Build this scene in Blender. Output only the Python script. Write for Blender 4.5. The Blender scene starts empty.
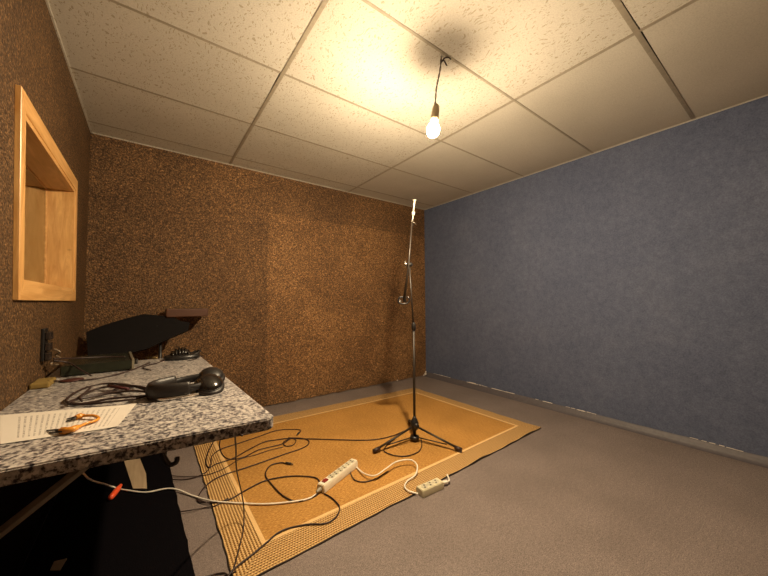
import bpy, bmesh, math, random
from mathutils import Vector, Matrix, noise
C = bpy.context.scene.collection
PI = math.pi
random.seed(7)

# ------------------------------------------------------------------ camera, world, exposure
H = 2.267            # ceiling height
CAMZ = 1.008
XL, XR, YB, YF = -0.373, 3.034, 3.136, -0.95
F_PX = 316.924
cr = Vector((0.8030, -0.5950, -0.0040)); cu = Vector((-0.0356, -0.0413, 0.9985)); 
yaw, pitch, roll = -0.638, 0.0417, -0.0044
fw = Vector((-math.sin(yaw)*math.cos(pitch), math.cos(yaw)*math.cos(pitch), math.sin(pitch)))
r0 = Vector((math.cos(yaw), math.sin(yaw), 0)); u0 = r0.cross(fw)
cr = math.cos(roll)*r0 + math.sin(roll)*u0
cu = -math.sin(roll)*r0 + math.cos(roll)*u0
EYE = Vector((0, 0, CAMZ))
cam = bpy.data.cameras.new('camera'); camo = bpy.data.objects.new('camera', cam); C.objects.link(camo)
M4 = Matrix((cr, cu, -fw)).transposed().to_4x4(); M4.translation = EYE
camo.matrix_world = M4
cam.sensor_width = 36; cam.lens = F_PX/768*36; cam.clip_start = 0.02
bpy.context.scene.camera = camo
w = bpy.data.worlds.new('world'); bpy.context.scene.world = w; w.use_nodes = True
w.node_tree.nodes['Background'].inputs[0].default_value = (0.02, 0.015, 0.01, 1)
w.node_tree.nodes['Background'].inputs[1].default_value = 0.3
vs = bpy.context.scene.view_settings
vs.view_transform = 'Standard'; vs.look = 'None'; vs.gamma = 1; vs.use_curve_mapping = False
vs.exposure = 2.9
LAMP_POWER = 700.0    # emission strength of the bulb's frosted dome
LAMP_COL = (1.0, 0.78, 0.50)

def ray(u, v): return (u-384)*cr + (288-v)*cu + F_PX*fw
def at_z(u, v, z):
    d = ray(u, v); t = (z-CAMZ)/d.z; return EYE + d*t
def at_y(u, v, y):
    d = ray(u, v); return EYE + d*(y/d.y)
def at_x(u, v, x):
    d = ray(u, v); return EYE + d*(x/d.x)

# ------------------------------------------------------------------ materials
def new_mat(name):
    m = bpy.data.materials.new(name); m.use_nodes = True
    nt = m.node_tree; return m, nt, nt.nodes['Principled BSDF']
def N(nt, t, **kw):
    n = nt.nodes.new(t)
    for k, v in kw.items():
        if k.startswith('i_'): n.inputs[k[2:].replace('_', ' ')].default_value = v
        else: setattr(n, k, v)
    return n
def plain(name, col, rough=0.5, metal=0.0, noise_amt=0.12, scale=40, spec=0.5, bump=0.0):
    m, nt, b = new_mat(name)
    tc = N(nt, 'ShaderNodeTexCoord'); nz = N(nt, 'ShaderNodeTexNoise', i_Scale=scale, i_Detail=4.0)
    nt.links.new(tc.outputs['Object'], nz.inputs['Vector'])
    rp = N(nt, 'ShaderNodeValToRGB')
    rp.color_ramp.elements[0].position = .3; rp.color_ramp.elements[1].position = .7
    rp.color_ramp.elements[0].color = tuple(c*(1-noise_amt) for c in col)+(1,)
    rp.color_ramp.elements[1].color = tuple(min(1, c*(1+noise_amt)) for c in col)+(1,)
    nt.links.new(nz.outputs['Fac'], rp.inputs['Fac']); nt.links.new(rp.outputs['Color'], b.inputs['Base Color'])
    b.inputs['Roughness'].default_value = rough; b.inputs['Metallic'].default_value = metal
    b.inputs['Specular IOR Level'].default_value = spec
    if bump:
        bp = N(nt, 'ShaderNodeBump', i_Strength=bump, i_Distance=.002)
        nt.links.new(nz.outputs['Fac'], bp.inputs['Height']); nt.links.new(bp.outputs['Normal'], b.inputs['Normal'])
    return m
def ramp(nt, stops, interp='LINEAR'):
    r = N(nt, 'ShaderNodeValToRGB'); e = r.color_ramp.elements; r.color_ramp.interpolation = interp
    while len(e) < len(stops): e.new(0.5)
    for i, (p, c) in enumerate(stops):
        e[i].position = p; e[i].color = tuple(c)+(1,) if len(c) == 3 else c
    return r
def mixc(nt, fac, a, b, mode='MIX'):
    m = N(nt, 'ShaderNodeMix', data_type='RGBA', blend_type=mode)
    for s, v in ((0, fac), (6, a), (7, b)):
        if isinstance(v, (int, float)): m.inputs[s].default_value = v
        elif isinstance(v, tuple): m.inputs[s].default_value = v if len(v) == 4 else v+(1,)
        else: nt.links.new(v, m.inputs[s])
    return m.outputs[2]
def mth(nt, op, a, b=0.0):
    m = N(nt, 'ShaderNodeMath', operation=op)
    for s, v in ((0, a), (1, b)):
        if isinstance(v, (int, float)): m.inputs[s].default_value = v
        else: nt.links.new(v, m.inputs[s])
    return m.outputs[0]

def cork_mat(name='brown_cork_granulate', gain=1.0):
    m, nt, b = new_mat(name)
    g = N(nt, 'ShaderNodeNewGeometry')
    n1 = N(nt, 'ShaderNodeTexNoise', i_Scale=120.0, i_Detail=3.0, i_Roughness=.65)
    n2 = N(nt, 'ShaderNodeTexNoise', i_Scale=1.6, i_Detail=5.0, i_Roughness=.6)
    vo = N(nt, 'ShaderNodeTexVoronoi', i_Scale=90.0, i_Randomness=1.0)
    n3 = N(nt, 'ShaderNodeTexNoise', i_Scale=14.0, i_Detail=3.0)
    for n in (n1, n2, vo, n3): nt.links.new(g.outputs['Position'], n.inputs['Vector'])
    base = ramp(nt, [(.33, (.046, .022, .008)), (.50, (.150, .082, .032)), (.62, (.31, .185, .082)), (.76, (.55, .36, .18))])
    nt.links.new(n1.outputs['Fac'], base.inputs['Fac'])
    # every chip its own tone
    sep = N(nt, 'ShaderNodeSeparateColor'); nt.links.new(vo.outputs['Color'], sep.inputs[0])
    chip = ramp(nt, [(0, (.6, .6, .6)), (.6, (.95, .94, .92)), (.9, (1.2, 1.18, 1.16)), (1, (1.6, 1.55, 1.5))])
    nt.links.new(sep.outputs[0], chip.inputs['Fac'])
    c1 = mixc(nt, 1.0, base.outputs['Color'], chip.outputs['Color'], 'MULTIPLY')
    big = ramp(nt, [(.3, (.70, .66, .62)), (.6, (1.12, 1.1, 1.08))]); nt.links.new(n2.outputs['Fac'], big.inputs['Fac'])
    c2 = mixc(nt, 1.0, c1, big.outputs['Color'], 'MULTIPLY')
    # the lining is made of separate sheets, each of its own tone: a lighter one set into darker ones
    if gain == 1.0:
        sx = N(nt, 'ShaderNodeSeparateXYZ'); nt.links.new(g.outputs['Position'], sx.inputs[0])
        wob = mth(nt, 'MULTIPLY', mth(nt, 'SUBTRACT', n3.outputs['Fac'], .5), .04)
        xx = mth(nt, 'ADD', sx.outputs['X'], wob); zz = mth(nt, 'ADD', sx.outputs['Z'], wob)
        a = mth(nt, 'MULTIPLY', mth(nt, 'GREATER_THAN', xx, .92), mth(nt, 'LESS_THAN', zz, 1.88))
        t = mth(nt, 'ADD', mth(nt, 'MULTIPLY', a, .34), mth(nt, 'MULTIPLY', mth(nt, 'GREATER_THAN', xx, .42), .14))
        t = mth(nt, 'ADD', t, .70)
        cc_ = N(nt, 'ShaderNodeCombineColor')
        for k_ in range(3): nt.links.new(t, cc_.inputs[k_])
        c2 = mixc(nt, 1.0, c2, cc_.outputs[0], 'MULTIPLY')
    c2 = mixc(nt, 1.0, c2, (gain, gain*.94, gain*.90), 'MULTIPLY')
    nt.links.new(c2, b.inputs['Base Color'])
    h = mth(nt, 'ADD', n1.outputs['Fac'], mth(nt, 'MULTIPLY', vo.outputs['Distance'], -.8))
    bp = N(nt, 'ShaderNodeBump', i_Strength=.75, i_Distance=.008)
    nt.links.new(h, bp.inputs['Height']); nt.links.new(bp.outputs['Normal'], b.inputs['Normal'])
    b.inputs['Roughness'].default_value = .62; b.inputs['Specular IOR Level'].default_value = .35
    return m

def blue_mat():
    m, nt, b = new_mat('blue_wall_paint')
    g = N(nt, 'ShaderNodeNewGeometry')
    n1 = N(nt, 'ShaderNodeTexNoise', i_Scale=130.0, i_Detail=3.0)
    n2 = N(nt, 'ShaderNodeTexNoise', i_Scale=2.2, i_Detail=6.0, i_Roughness=.62)
    n3 = N(nt, 'ShaderNodeTexNoise', i_Scale=22.0, i_Detail=6.0, i_Roughness=.7)
    for n in (n1, n2, n3): nt.links.new(g.outputs['Position'], n.inputs['Vector'])
    r = ramp(nt, [(.3, (.084, .100, .160)), (.55, (.097, .114, .178)), (.8, (.113, .130, .195))]); nt.links.new(n2.outputs['Fac'], r.inputs['Fac'])
    r3 = ramp(nt, [(.3, (.84, .84, .85)), (.7, (1.15, 1.14, 1.12))]); nt.links.new(n3.outputs['Fac'], r3.inputs['Fac'])
    c = mixc(nt, 1.0, r.outputs['Color'], r3.outputs['Color'], 'MULTIPLY')
    r4 = ramp(nt, [(.3, (.82, .82, .82)), (.7, (1.18, 1.18, 1.18))]); nt.links.new(n1.outputs['Fac'], r4.inputs['Fac'])
    c = mixc(nt, 1.0, c, r4.outputs['Color'], 'MULTIPLY')
    # pale dusty scuffs
    vo = N(nt, 'ShaderNodeTexVoronoi', i_Scale=3.1); nt.links.new(g.outputs['Position'], vo.inputs['Vector'])
    sc = ramp(nt, [(0, (1, 1, 1)), (.035, (0, 0, 0))]); nt.links.new(vo.outputs['Distance'], sc.inputs['Fac'])
    c = mixc(nt, mth(nt, 'MULTIPLY', sc.outputs['Color'], .3), c, (.35, .34, .38))
    nt.links.new(c, b.inputs['Base Color'])
    h = mth(nt, 'ADD', n1.outputs['Fac'], n3.outputs['Fac'])
    bp = N(nt, 'ShaderNodeBump', i_Strength=.5, i_Distance=.003)
    nt.links.new(h, bp.inputs['Height']); nt.links.new(bp.outputs['Normal'], b.inputs['Normal'])
    b.inputs['Roughness'].default_value = .85; b.inputs['Specular IOR Level'].default_value = .15
    return m

def floor_mat():
    m, nt, b = new_mat('speckled_grey_vinyl')
    g = N(nt, 'ShaderNodeNewGeometry')
    n1 = N(nt, 'ShaderNodeTexNoise', i_Scale=240.0, i_Detail=2.0)
    n2 = N(nt, 'ShaderNodeTexNoise', i_Scale=2.5, i_Detail=5.0, i_Roughness=.6)
    n3 = N(nt, 'ShaderNodeTexNoise', i_Scale=70.0, i_Detail=2.0)
    for n in (n1, n2, n3): nt.links.new(g.outputs['Position'], n.inputs['Vector'])
    r = ramp(nt, [(.38, (.120, .096, .090)), (.5, (.19, .153, .140)), (.62, (.26, .214, .196))]); nt.links.new(n1.outputs['Fac'], r.inputs['Fac'])
    r2 = ramp(nt, [(.3, (.86, .85, .84)), (.7, (1.12, 1.12, 1.12))]); nt.links.new(n2.outputs['Fac'], r2.inputs['Fac'])
    r3 = ramp(nt, [(.35, (.88, .88, .88)), (.65, (1.1, 1.1, 1.1))]); nt.links.new(n3.outputs['Fac'], r3.inputs['Fac'])
    c = mixc(nt, 1.0, r.outputs['Color'], r2.outputs['Color'], 'MULTIPLY')
    c = mixc(nt, 1.0, c, r3.outputs['Color'], 'MULTIPLY')
    nt.links.new(c, b.inputs['Base Color'])
    bp = N(nt, 'ShaderNodeBump', i_Strength=.25, i_Distance=.001)
    nt.links.new(n1.outputs['Fac'], bp.inputs['Height']); nt.links.new(bp.outputs['Normal'], b.inputs['Normal'])
    b.inputs['Roughness'].default_value = .5; b.inputs['Specular IOR Level'].default_value = .35
    return m

def ceiling_mat():
    m, nt, b = new_mat('mineral_fibre_tile')
    g = N(nt, 'ShaderNodeNewGeometry')
    # worm-hole fissures: stretched, warped cells
    wn = N(nt, 'ShaderNodeTexNoise', i_Scale=9.0, i_Detail=2.0); nt.links.new(g.outputs['Position'], wn.inputs['Vector'])
    addv = N(nt, 'ShaderNodeVectorMath', operation='MULTIPLY_ADD')
    nt.links.new(wn.outputs['Color'], addv.inputs[0]); addv.inputs[1].default_value = (.10, .10, .0); nt.links.new(g.outputs['Position'], addv.inputs[2])
    mp = N(nt, 'ShaderNodeMapping'); mp.inputs['Scale'].default_value = (135, 52, 40); mp.inputs['Rotation'].default_value = (0, 0, .35)
    nt.links.new(addv.outputs[0], mp.inputs['Vector'])
    vo = N(nt, 'ShaderNodeTexVoronoi', i_Scale=1.0, i_Randomness=1.0); nt.links.new(mp.outputs['Vector'], vo.inputs['Vector'])
    sep = N(nt, 'ShaderNodeSeparateColor'); nt.links.new(vo.outputs['Color'], sep.inputs[0])
    size = mth(nt, 'MULTIPLY', mth(nt, 'POWER', sep.outputs[0], 1.3), .46)
    hole = mth(nt, 'LESS_THAN', vo.outputs['Distance'], size)
    # the tiles right of the second main rail are of a finer, nearly smooth pattern
    sx = N(nt, 'ShaderNodeSeparateXYZ'); nt.links.new(g.outputs['Position'], sx.inputs[0])
    left = mth(nt, 'LESS_THAN', sx.outputs['X'], 1.818)
    fine_amt = mth(nt, 'ADD', mth(nt, 'MULTIPLY', left, .84), .16)
    n1 = N(nt, 'ShaderNodeTexNoise', i_Scale=160.0, i_Detail=3.0); nt.links.new(g.outputs['Position'], n1.inputs['Vector'])
    n2 = N(nt, 'ShaderNodeTexNoise', i_Scale=1.4, i_Detail=5.0); nt.links.new(g.outputs['Position'], n2.inputs['Vector'])
    r = ramp(nt, [(.3, (.46, .425, .36)), (.7, (.55, .515, .445))]); nt.links.new(n2.outputs['Fac'], r.inputs['Fac'])
    r1 = ramp(nt, [(.36, (.90, .90, .90)), (.6, (1.03, 1.03, 1.03))]); nt.links.new(n1.outputs['Fac'], r1.inputs['Fac'])
    c = mixc(nt, 1.0, r.outputs['Color'], r1.outputs['Color'], 'MULTIPLY')
    c = mixc(nt, mth(nt, 'MULTIPLY', mth(nt, 'MULTIPLY', hole, fine_amt), .78), c, (.30, .25, .18))
    nt.links.new(c, b.inputs['Base Color'])
    h = mth(nt, 'SUBTRACT', mth(nt, 'MULTIPLY', n1.outputs['Fac'], .25), mth(nt, 'MULTIPLY', hole, fine_amt))
    bp = N(nt, 'ShaderNodeBump', i_Strength=.5, i_Distance=.003)
    nt.links.new(h, bp.inputs['Height']); nt.links.new(bp.outputs['Normal'], b.inputs['Normal'])
    b.inputs['Roughness'].default_value = .9; b.inputs['Specular IOR Level'].default_value = .1
    return m

def granite_mat():
    m, nt, b = new_mat('speckled_granite')
    g = N(nt, 'ShaderNodeNewGeometry')
    n1 = N(nt, 'ShaderNodeTexNoise', i_Scale=95.0, i_Detail=3.0, i_Roughness=.6)
    n2 = N(nt, 'ShaderNodeTexNoise', i_Scale=150.0, i_Detail=2.0)
    vo = N(nt, 'ShaderNodeTexVoronoi', i_Scale=130.0)
    for n in (n1, n2, vo): nt.links.new(g.outputs['Position'], n.inputs['Vector'])
    r = ramp(nt, [(.37, (.032, .030, .040)), (.43, (.13, .125, .135)), (.475, (.34, .32, .315)), (.6, (.50, .475, .455))]); nt.links.new(n1.outputs['Fac'], r.inputs['Fac'])
    sep = N(nt, 'ShaderNodeSeparateColor'); nt.links.new(vo.outputs['Color'], sep.inputs[0])
    rv = ramp(nt, [(0, (.35, .35, .38)), (.35, (.9, .88, .86)), (1, (1.2, 1.18, 1.15))]); nt.links.new(sep.outputs[0], rv.inputs['Fac'])
    c = mixc(nt, 1.0, r.outputs['Color'], rv.outputs['Color'], 'MULTIPLY')
    nt.links.new(c, b.inputs['Base Color'])
    b.inputs['Roughness'].default_value = .28; b.inputs['Specular IOR Level'].default_value = .5
    return m

def wood_mat(name, c1, c2, axis='Z', rough=.45):
    m, nt, b = new_mat(name)
    g = N(nt, 'ShaderNodeNewGeometry')
    mp = N(nt, 'ShaderNodeMapping'); s = {'X': (1.2, 14, 14), 'Y': (14, 1.2, 14), 'Z': (14, 14, 1.2)}[axis]
    mp.inputs['Scale'].default_value = s; nt.links.new(g.outputs['Position'], mp.inputs['Vector'])
    n = N(nt, 'ShaderNodeTexNoise', i_Scale=3.0, i_Detail=6.0, i_Roughness=.6, i_Distortion=.8); nt.links.new(mp.outputs['Vector'], n.inputs['Vector'])
    r = ramp(nt, [(.32, c1), (.5, tuple((a+d)/2 for a, d in zip(c1, c2))), (.65, c2)]); nt.links.new(n.outputs['Fac'], r.inputs['Fac'])
    vo = N(nt, 'ShaderNodeTexVoronoi', i_Scale=2.3); mp2 = N(nt, 'ShaderNodeMapping'); mp2.inputs['Scale'].default_value = {'X': (1, 3, 3), 'Y': (3, 1, 3), 'Z': (3, 3, 5)}[axis]
    nt.links.new(g.outputs['Position'], mp2.inputs['Vector']); nt.links.new(mp2.outputs['Vector'], vo.inputs['Vector'])
    kn = ramp(nt, [(0, (1, 1, 1)), (.09, (0, 0, 0))]); nt.links.new(vo.outputs['Distance'], kn.inputs['Fac'])
    c = mixc(nt, mth(nt, 'MULTIPLY', kn.outputs['Color'], .5), r.outputs['Color'], tuple(x*.35 for x in c1))
    nt.links.new(c, b.inputs['Base Color']); b.inputs['Roughness'].default_value = rough
    return m

def rug_field_mat():
    m, nt, b = new_mat('woven_sisal_field')
    tc = N(nt, 'ShaderNodeUVMap')
    mp = N(nt, 'ShaderNodeMapping'); mp.inputs['Scale'].default_value = (60, 240, 1); nt.links.new(tc.outputs[0], mp.inputs['Vector'])
    n1 = N(nt, 'ShaderNodeTexNoise', i_Scale=1.0, i_Detail=3.0, i_Roughness=.7); nt.links.new(mp.outputs[0], n1.inputs['Vector'])
    n2 = N(nt, 'ShaderNodeTexNoise', i_Scale=3.0, i_Detail=5.0); nt.links.new(tc.outputs[0], n2.inputs['Vector'])
    r = ramp(nt, [(.33, (.23, .105, .022)), (.5, (.40, .20, .048)), (.66, (.60, .33, .095))]); nt.links.new(n1.outputs['Fac'], r.inputs['Fac'])
    r2 = ramp(nt, [(.3, (.86, .85, .82)), (.7, (1.1, 1.1, 1.1))]); nt.links.new(n2.outputs['Fac'], r2.inputs['Fac'])
    c = mixc(nt, 1.0, r.outputs['Color'], r2.outputs['Color'], 'MULTIPLY'); nt.links.new(c, b.inputs['Base Color'])
    bp = N(nt, 'ShaderNodeBump', i_Strength=.6, i_Distance=.002)
    nt.links.new(n1.outputs['Fac'], bp.inputs['Height']); nt.links.new(bp.outputs['Normal'], b.inputs['Normal'])
    b.inputs['Roughness'].default_value = .75; b.inputs['Specular IOR Level'].default_value = .2
    return m
def rug_border_mat():
    # UV.x across the border (metres), UV.y along it: raised cords with dark gaps between
    m, nt, b = new_mat('corded_sisal_border')
    tc = N(nt, 'ShaderNodeUVMap'); sp = N(nt, 'ShaderNodeSeparateXYZ'); nt.links.new(tc.outputs[0], sp.inputs[0])
    def wave(src, per, ph=0.0):
        return mth(nt, 'SINE', mth(nt, 'ADD', mth(nt, 'MULTIPLY', src, 2*PI/per), ph))
    a = wave(sp.outputs[0], .0125)
    rowph = mth(nt, 'MULTIPLY', mth(nt, 'FLOOR', mth(nt, 'DIVIDE', sp.outputs[0], .0125)), PI)
    l = mth(nt, 'SINE', mth(nt, 'ADD', mth(nt, 'MULTIPLY', sp.outputs[1], 2*PI/.012), rowph))
    mx = mth(nt, 'ADD', mth(nt, 'MULTIPLY', a, .6), mth(nt, 'MULTIPLY', l, .4))
    f = mth(nt, 'ADD', mth(nt, 'MULTIPLY', mx, .5), .5)
    r = ramp(nt, [(.08, (.08, .035, .010)), (.32, (.30, .155, .045)), (.6, (.55, .33, .125)), (.9, (.68, .46, .215))]); nt.links.new(f, r.inputs['Fac'])
    n2 = N(nt, 'ShaderNodeTexNoise', i_Scale=90.0, i_Detail=3.0); nt.links.new(tc.outputs[0], n2.inputs['Vector'])
    r2 = ramp(nt, [(.3, (.8, .8, .78)), (.7, (1.12, 1.12, 1.12))]); nt.links.new(n2.outputs['Fac'], r2.inputs['Fac'])
    c = mixc(nt, 1.0, r.outputs['Color'], r2.outputs['Color'], 'MULTIPLY'); nt.links.new(c, b.inputs['Base Color'])
    bp = N(nt, 'ShaderNodeBump', i_Strength=.8, i_Distance=.004)
    nt.links.new(f, bp.inputs['Height']); nt.links.new(bp.outputs['Normal'], b.inputs['Normal'])
    b.inputs['Roughness'].default_value = .7; b.inputs['Specular IOR Level'].default_value = .2
    return m
def paper_mat():
    m, nt, b = new_mat('printed_paper')
    tc = N(nt, 'ShaderNodeUVMap'); sp = N(nt, 'ShaderNodeSeparateXYZ'); nt.links.new(tc.outputs[0], sp.inputs[0])
    # lines of unreadable small print: rows along UV.x, word gaps by noise
    row = mth(nt, 'LESS_THAN', mth(nt, 'FRACT', mth(nt, 'MULTIPLY', sp.outputs[1], 24.0)), .38)
    mp = N(nt, 'ShaderNodeMapping'); mp.inputs['Scale'].default_value = (70, 24, 1); nt.links.new(tc.outputs[0], mp.inputs['Vector'])
    n = N(nt, 'ShaderNodeTexNoise', i_Scale=1.0, i_Detail=1.0); nt.links.new(mp.outputs[0], n.inputs['Vector'])
    word = mth(nt, 'GREATER_THAN', n.outputs['Fac'], .47)
    def rng(s, a, c): return mth(nt, 'MULTIPLY', mth(nt, 'GREATER_THAN', s, a), mth(nt, 'LESS_THAN', s, c))
    mask = mth(nt, 'MULTIPLY', rng(sp.outputs[0], .10, .86), rng(sp.outputs[1], .12, .88))
    ink = mth(nt, 'MULTIPLY', mth(nt, 'MULTIPLY', row, word), mask)
    c = mixc(nt, mth(nt, 'MULTIPLY', ink, .55), (.66, .61, .54), (.12, .10, .09)); nt.links.new(c, b.inputs['Base Color'])
    b.inputs['Roughness'].default_value = .7
    return m
def glass_mat():
    m, nt, b = new_mat('window_glass')
    b.inputs['Base Color'].default_value = (.92, .97, .95, 1); b.inputs['Roughness'].default_value = .01
    b.inputs['Transmission Weight'].default_value = 1; b.inputs['IOR'].default_value = 1.52
    return m
def emit_mat(name, col, s):
    m, nt, b = new_mat(name)
    b.inputs['Base Color'].default_value = (.9, .88, .8, 1)
    b.inputs['Emission Color'].default_value = col+(1,); b.inputs['Emission Strength'].default_value = s
    return m

CORK, BLUE, FLOOR, CEIL, GRAN = cork_mat(), blue_mat(), floor_mat(), ceiling_mat(), granite_mat()
CORKD = cork_mat('darker_cork_granulate', .55)  # same granulate in a darker tone, without the sheet pattern
PINE = wood_mat('varnished_pine', (.50, .25, .075), (.72, .42, .16), 'Z', .35)
PINEH = wood_mat('varnished_pine_lengthwise', (.50, .25, .075), (.72, .42, .16), 'Y', .35)
BATTEN = wood_mat('pale_batten_wood', (.33, .24, .15), (.45, .34, .22), 'Y', .6)
GRID = plain('ceiling_rail_enamel', (.27, .23, .17), .45)
GRIDD = plain('dark_plenum', (.03, .025, .02), .9)
PLASTER = plain('bare_plaster', (.24, .20, .17), .9)
FIELD, BORDER = rug_field_mat(), rug_border_mat()
BAND = plain('cream_rug_stripe', (.68, .44, .19), .7, scale=200, bump=.4)
BACKING = plain('dark_rug_backing', (.04, .025, .015), .8)
BLACKP = plain('black_plastic', (.010, .009, .009), .38)
BLACKR = plain('black_rubber_cable', (.026, .012, .010), .5)
BLACKM = plain('black_powder_coat', (.016, .014, .014), .42, .2)
STANDM = plain('dark_stand_tube', (.022, .015, .010), .45, .1)
LEATH = plain('black_leatherette', (.012, .009, .008), .45, bump=.3, scale=160)
CHROME = plain('chrome', (.75, .72, .68), .18, 1.0, .05)
GLOSSK = plain('glossy_black_shell', (.010, .008, .007), .16)
WHITEP = plain('ivory_plastic', (.78, .72, .58), .35, noise_amt=.04)
CREAMP = plain('yellowed_plastic', (.62, .56, .38), .4, noise_amt=.05)
WHITEC = plain('white_cable_sheath', (.78, .72, .62), .4, noise_amt=.05)
SHADO = plain('grey_ivory_outlet', (.50, .46, .34), .4)
HOLE = plain('socket_recess', (.10, .075, .05), .6)
REDP = plain('dark_red_switch', (.22, .02, .015), .3)
ORANGE = plain('orange_red_plug_plastic', (.85, .10, .03), .4)
AMBER = plain('amber_plastic', (.60, .24, .03), .25)
PAPER, GLASS = paper_mat(), glass_mat()
BOXG = plain('dark_green_grey_metal', (.035, .038, .025), .22, .5)
BOXE = plain('brushed_end_panel', (.30, .27, .20), .35, .6)
YELW = plain('yellowed_foam', (.20, .13, .03), .8)
MATB = plain('black_mat_and_shade_sheet', (.0035, .003, .004), .95, scale=200, bump=.5, spec=.03)
BROWNB = plain('brown_book_cover', (.060, .018, .005), .5)
SHADEF = plain('olive_sheet', (.16, .10, .035), .6)
STEEL = plain('galvanised_bracket', (.30, .26, .20), .5, .3)
SOCK = plain('beige_lamp_holder', (.50, .40, .24), .45)
EMIT = emit_mat('lit_bulb_dome', LAMP_COL, LAMP_POWER)
EMIT2 = emit_mat('dimly_glowing_bulb_neck', LAMP_COL, LAMP_POWER*.045)
CHALK = plain('flaked_white_edge', (.72, .66, .58), .8)

# ------------------------------------------------------------------ mesh helpers
def obj(name, bm, mat, parent=None, smooth=False):
    me = bpy.data.meshes.new(name); bmesh.ops.recalc_face_normals(bm, faces=bm.faces[:])
    bm.to_mesh(me); bm.free()
    for mm in (mat if isinstance(mat, (list, tuple)) else [mat]): me.materials.append(mm)
    if smooth:
        for p in me.polygons: p.use_smooth = True
    o = bpy.data.objects.new(name, me); C.objects.link(o)
    if parent:
        o.parent = parent
        o.matrix_parent_inverse = Matrix.Identity(4)
        # geometry is given in world space: bring it into the parent's frame
        me.transform(world(parent).inverted())
    return o
def world(o):
    m = Matrix.LocRotScale(o.location, o.rotation_euler, o.scale)
    return world(o.parent) @ m if o.parent else m
def tag(o, label, cat, group=None):
    o['label'] = label; o['category'] = cat
    if group: o['group'] = group
    return o
def thing(name, loc, label, cat, rz=0, group=None):
    o = bpy.data.objects.new(name, None); C.objects.link(o); o.location = loc; o.rotation_euler = (0, 0, rz)
    o.empty_display_size = .05
    return tag(o, label, cat, group)
def struct(name, bm, mat, parent=None, smooth=False):
    o = obj(name, bm, mat, parent, smooth)
    if not parent: o['kind'] = 'structure'
    return o
def part_label(o, s): o['label'] = s; return o
def box(bm, x0, x1, y0, y1, z0, z1, bev=0, M=None, seg=2, mi=0):
    r = bmesh.ops.create_cube(bm, size=1)
    vs_ = r['verts']
    for v in vs_:
        v.co = Vector(((x0+x1)/2+v.co.x*(x1-x0), (y0+y1)/2+v.co.y*(y1-y0), (z0+z1)/2+v.co.z*(z1-z0)))
    fs = list({f for v in vs_ for f in v.link_faces})
    for f in fs: f.material_index = mi
    if bev:
        es = list({e for v in vs_ for e in v.link_edges})
        rr = bmesh.ops.bevel(bm, geom=es, offset=bev, segments=seg, affect='EDGES', profile=.5)
        vs_ = list({v for f in rr['faces'] for v in f.verts} | {v for v in vs_ if v.is_valid})
    if M is not None: bmesh.ops.transform(bm, matrix=M, verts=vs_)
    return vs_
def catmull(P, n=8, closed=False):
    P = [Vector(p) for p in P]; out = []
    L = len(P)
    for i in range(L if closed else L-1):
        g = (lambda k: P[k % L]) if closed else (lambda k: P[max(0, min(L-1, k))])
        a, b, c, d = g(i-1), g(i), g(i+1), g(i+2)
        for k in range(n):
            t = k/n
            out.append(.5*((2*b)+(c-a)*t+(2*a-5*b+4*c-d)*t*t+(3*b-a-3*c+d)*t**3))
    if not closed: out.append(P[-1])
    return out
def tube(bm, pts, r, seg=8, caps=True, closed=False, sx=1.0, sy=1.0, up=None, mi=0):
    """sweep an ellipse along pts; r is a number or a list"""
    pts = [Vector(p) for p in pts]; n = len(pts); rings = []
    t0 = (pts[1]-pts[0]).normalized()
    ref = Vector(up) if up else (Vector((0, 0, 1)) if abs(t0.z) < .9 else Vector((1, 0, 0)))
    nrm = (ref - t0*ref.dot(t0)).normalized()
    for i, p in enumerate(pts):
        if closed: t = (pts[(i+1) % n]-pts[(i-1) % n])
        else: t = pts[min(n-1, i+1)]-pts[max(0, i-1)]
        if t.length < 1e-9: t = t0
        t = t.normalized()
        if up: nrm = (ref - t*ref.dot(t))
        else: nrm = (nrm - t*nrm.dot(t))
        nrm = nrm.normalized() if nrm.length > 1e-6 else t.orthogonal().normalized()
        bn = t.cross(nrm); rr = r[i] if isinstance(r, (list, tuple)) else r
        rings.append([bm.verts.new(p+nrm*math.cos(2*PI*k/seg)*rr*sx+bn*math.sin(2*PI*k/seg)*rr*sy) for k in range(seg)])
    for i in range(n if closed else n-1):
        A, B = rings[i], rings[(i+1) % n]
        for k in range(seg):
            f = bm.faces.new((A[k], A[(k+1) % seg], B[(k+1) % seg], B[k])); f.material_index = mi
    if caps and not closed:
        bm.faces.new(rings[0][::-1]).material_index = mi; bm.faces.new(rings[-1]).material_index = mi
def lathe(bm, prof, M=None, seg=24, mi=0):
    """prof: list of (radius, z)"""
    rings = []
    for (r, z) in prof:
        if r < 1e-6: rings.append([bm.verts.new((0, 0, z))])
        else: rings.append([bm.verts.new((r*math.cos(2*PI*k/seg), r*math.sin(2*PI*k/seg), z)) for k in range(seg)])
    for A, B in zip(rings, rings[1:]):
        for k in range(seg):
            k2 = (k+1) % seg
            if len(A) == 1 and len(B) == 1: continue
            if len(A) == 1: f = bm.faces.new((A[0], B[k], B[k2]))
            elif len(B) == 1: f = bm.faces.new((A[k], A[k2], B[0]))
            else: f = bm.faces.new((A[k], A[k2], B[k2], B[k]))
            f.material_index = mi
    for R_, rev in ((rings[0], True), (rings[-1], False)):
        if len(R_) > 1: bm.faces.new(R_[::-1] if rev else R_).material_index = mi
    if M is not None: bmesh.ops.transform(bm, matrix=M, verts=[v for R_ in rings for v in R_])
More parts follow.
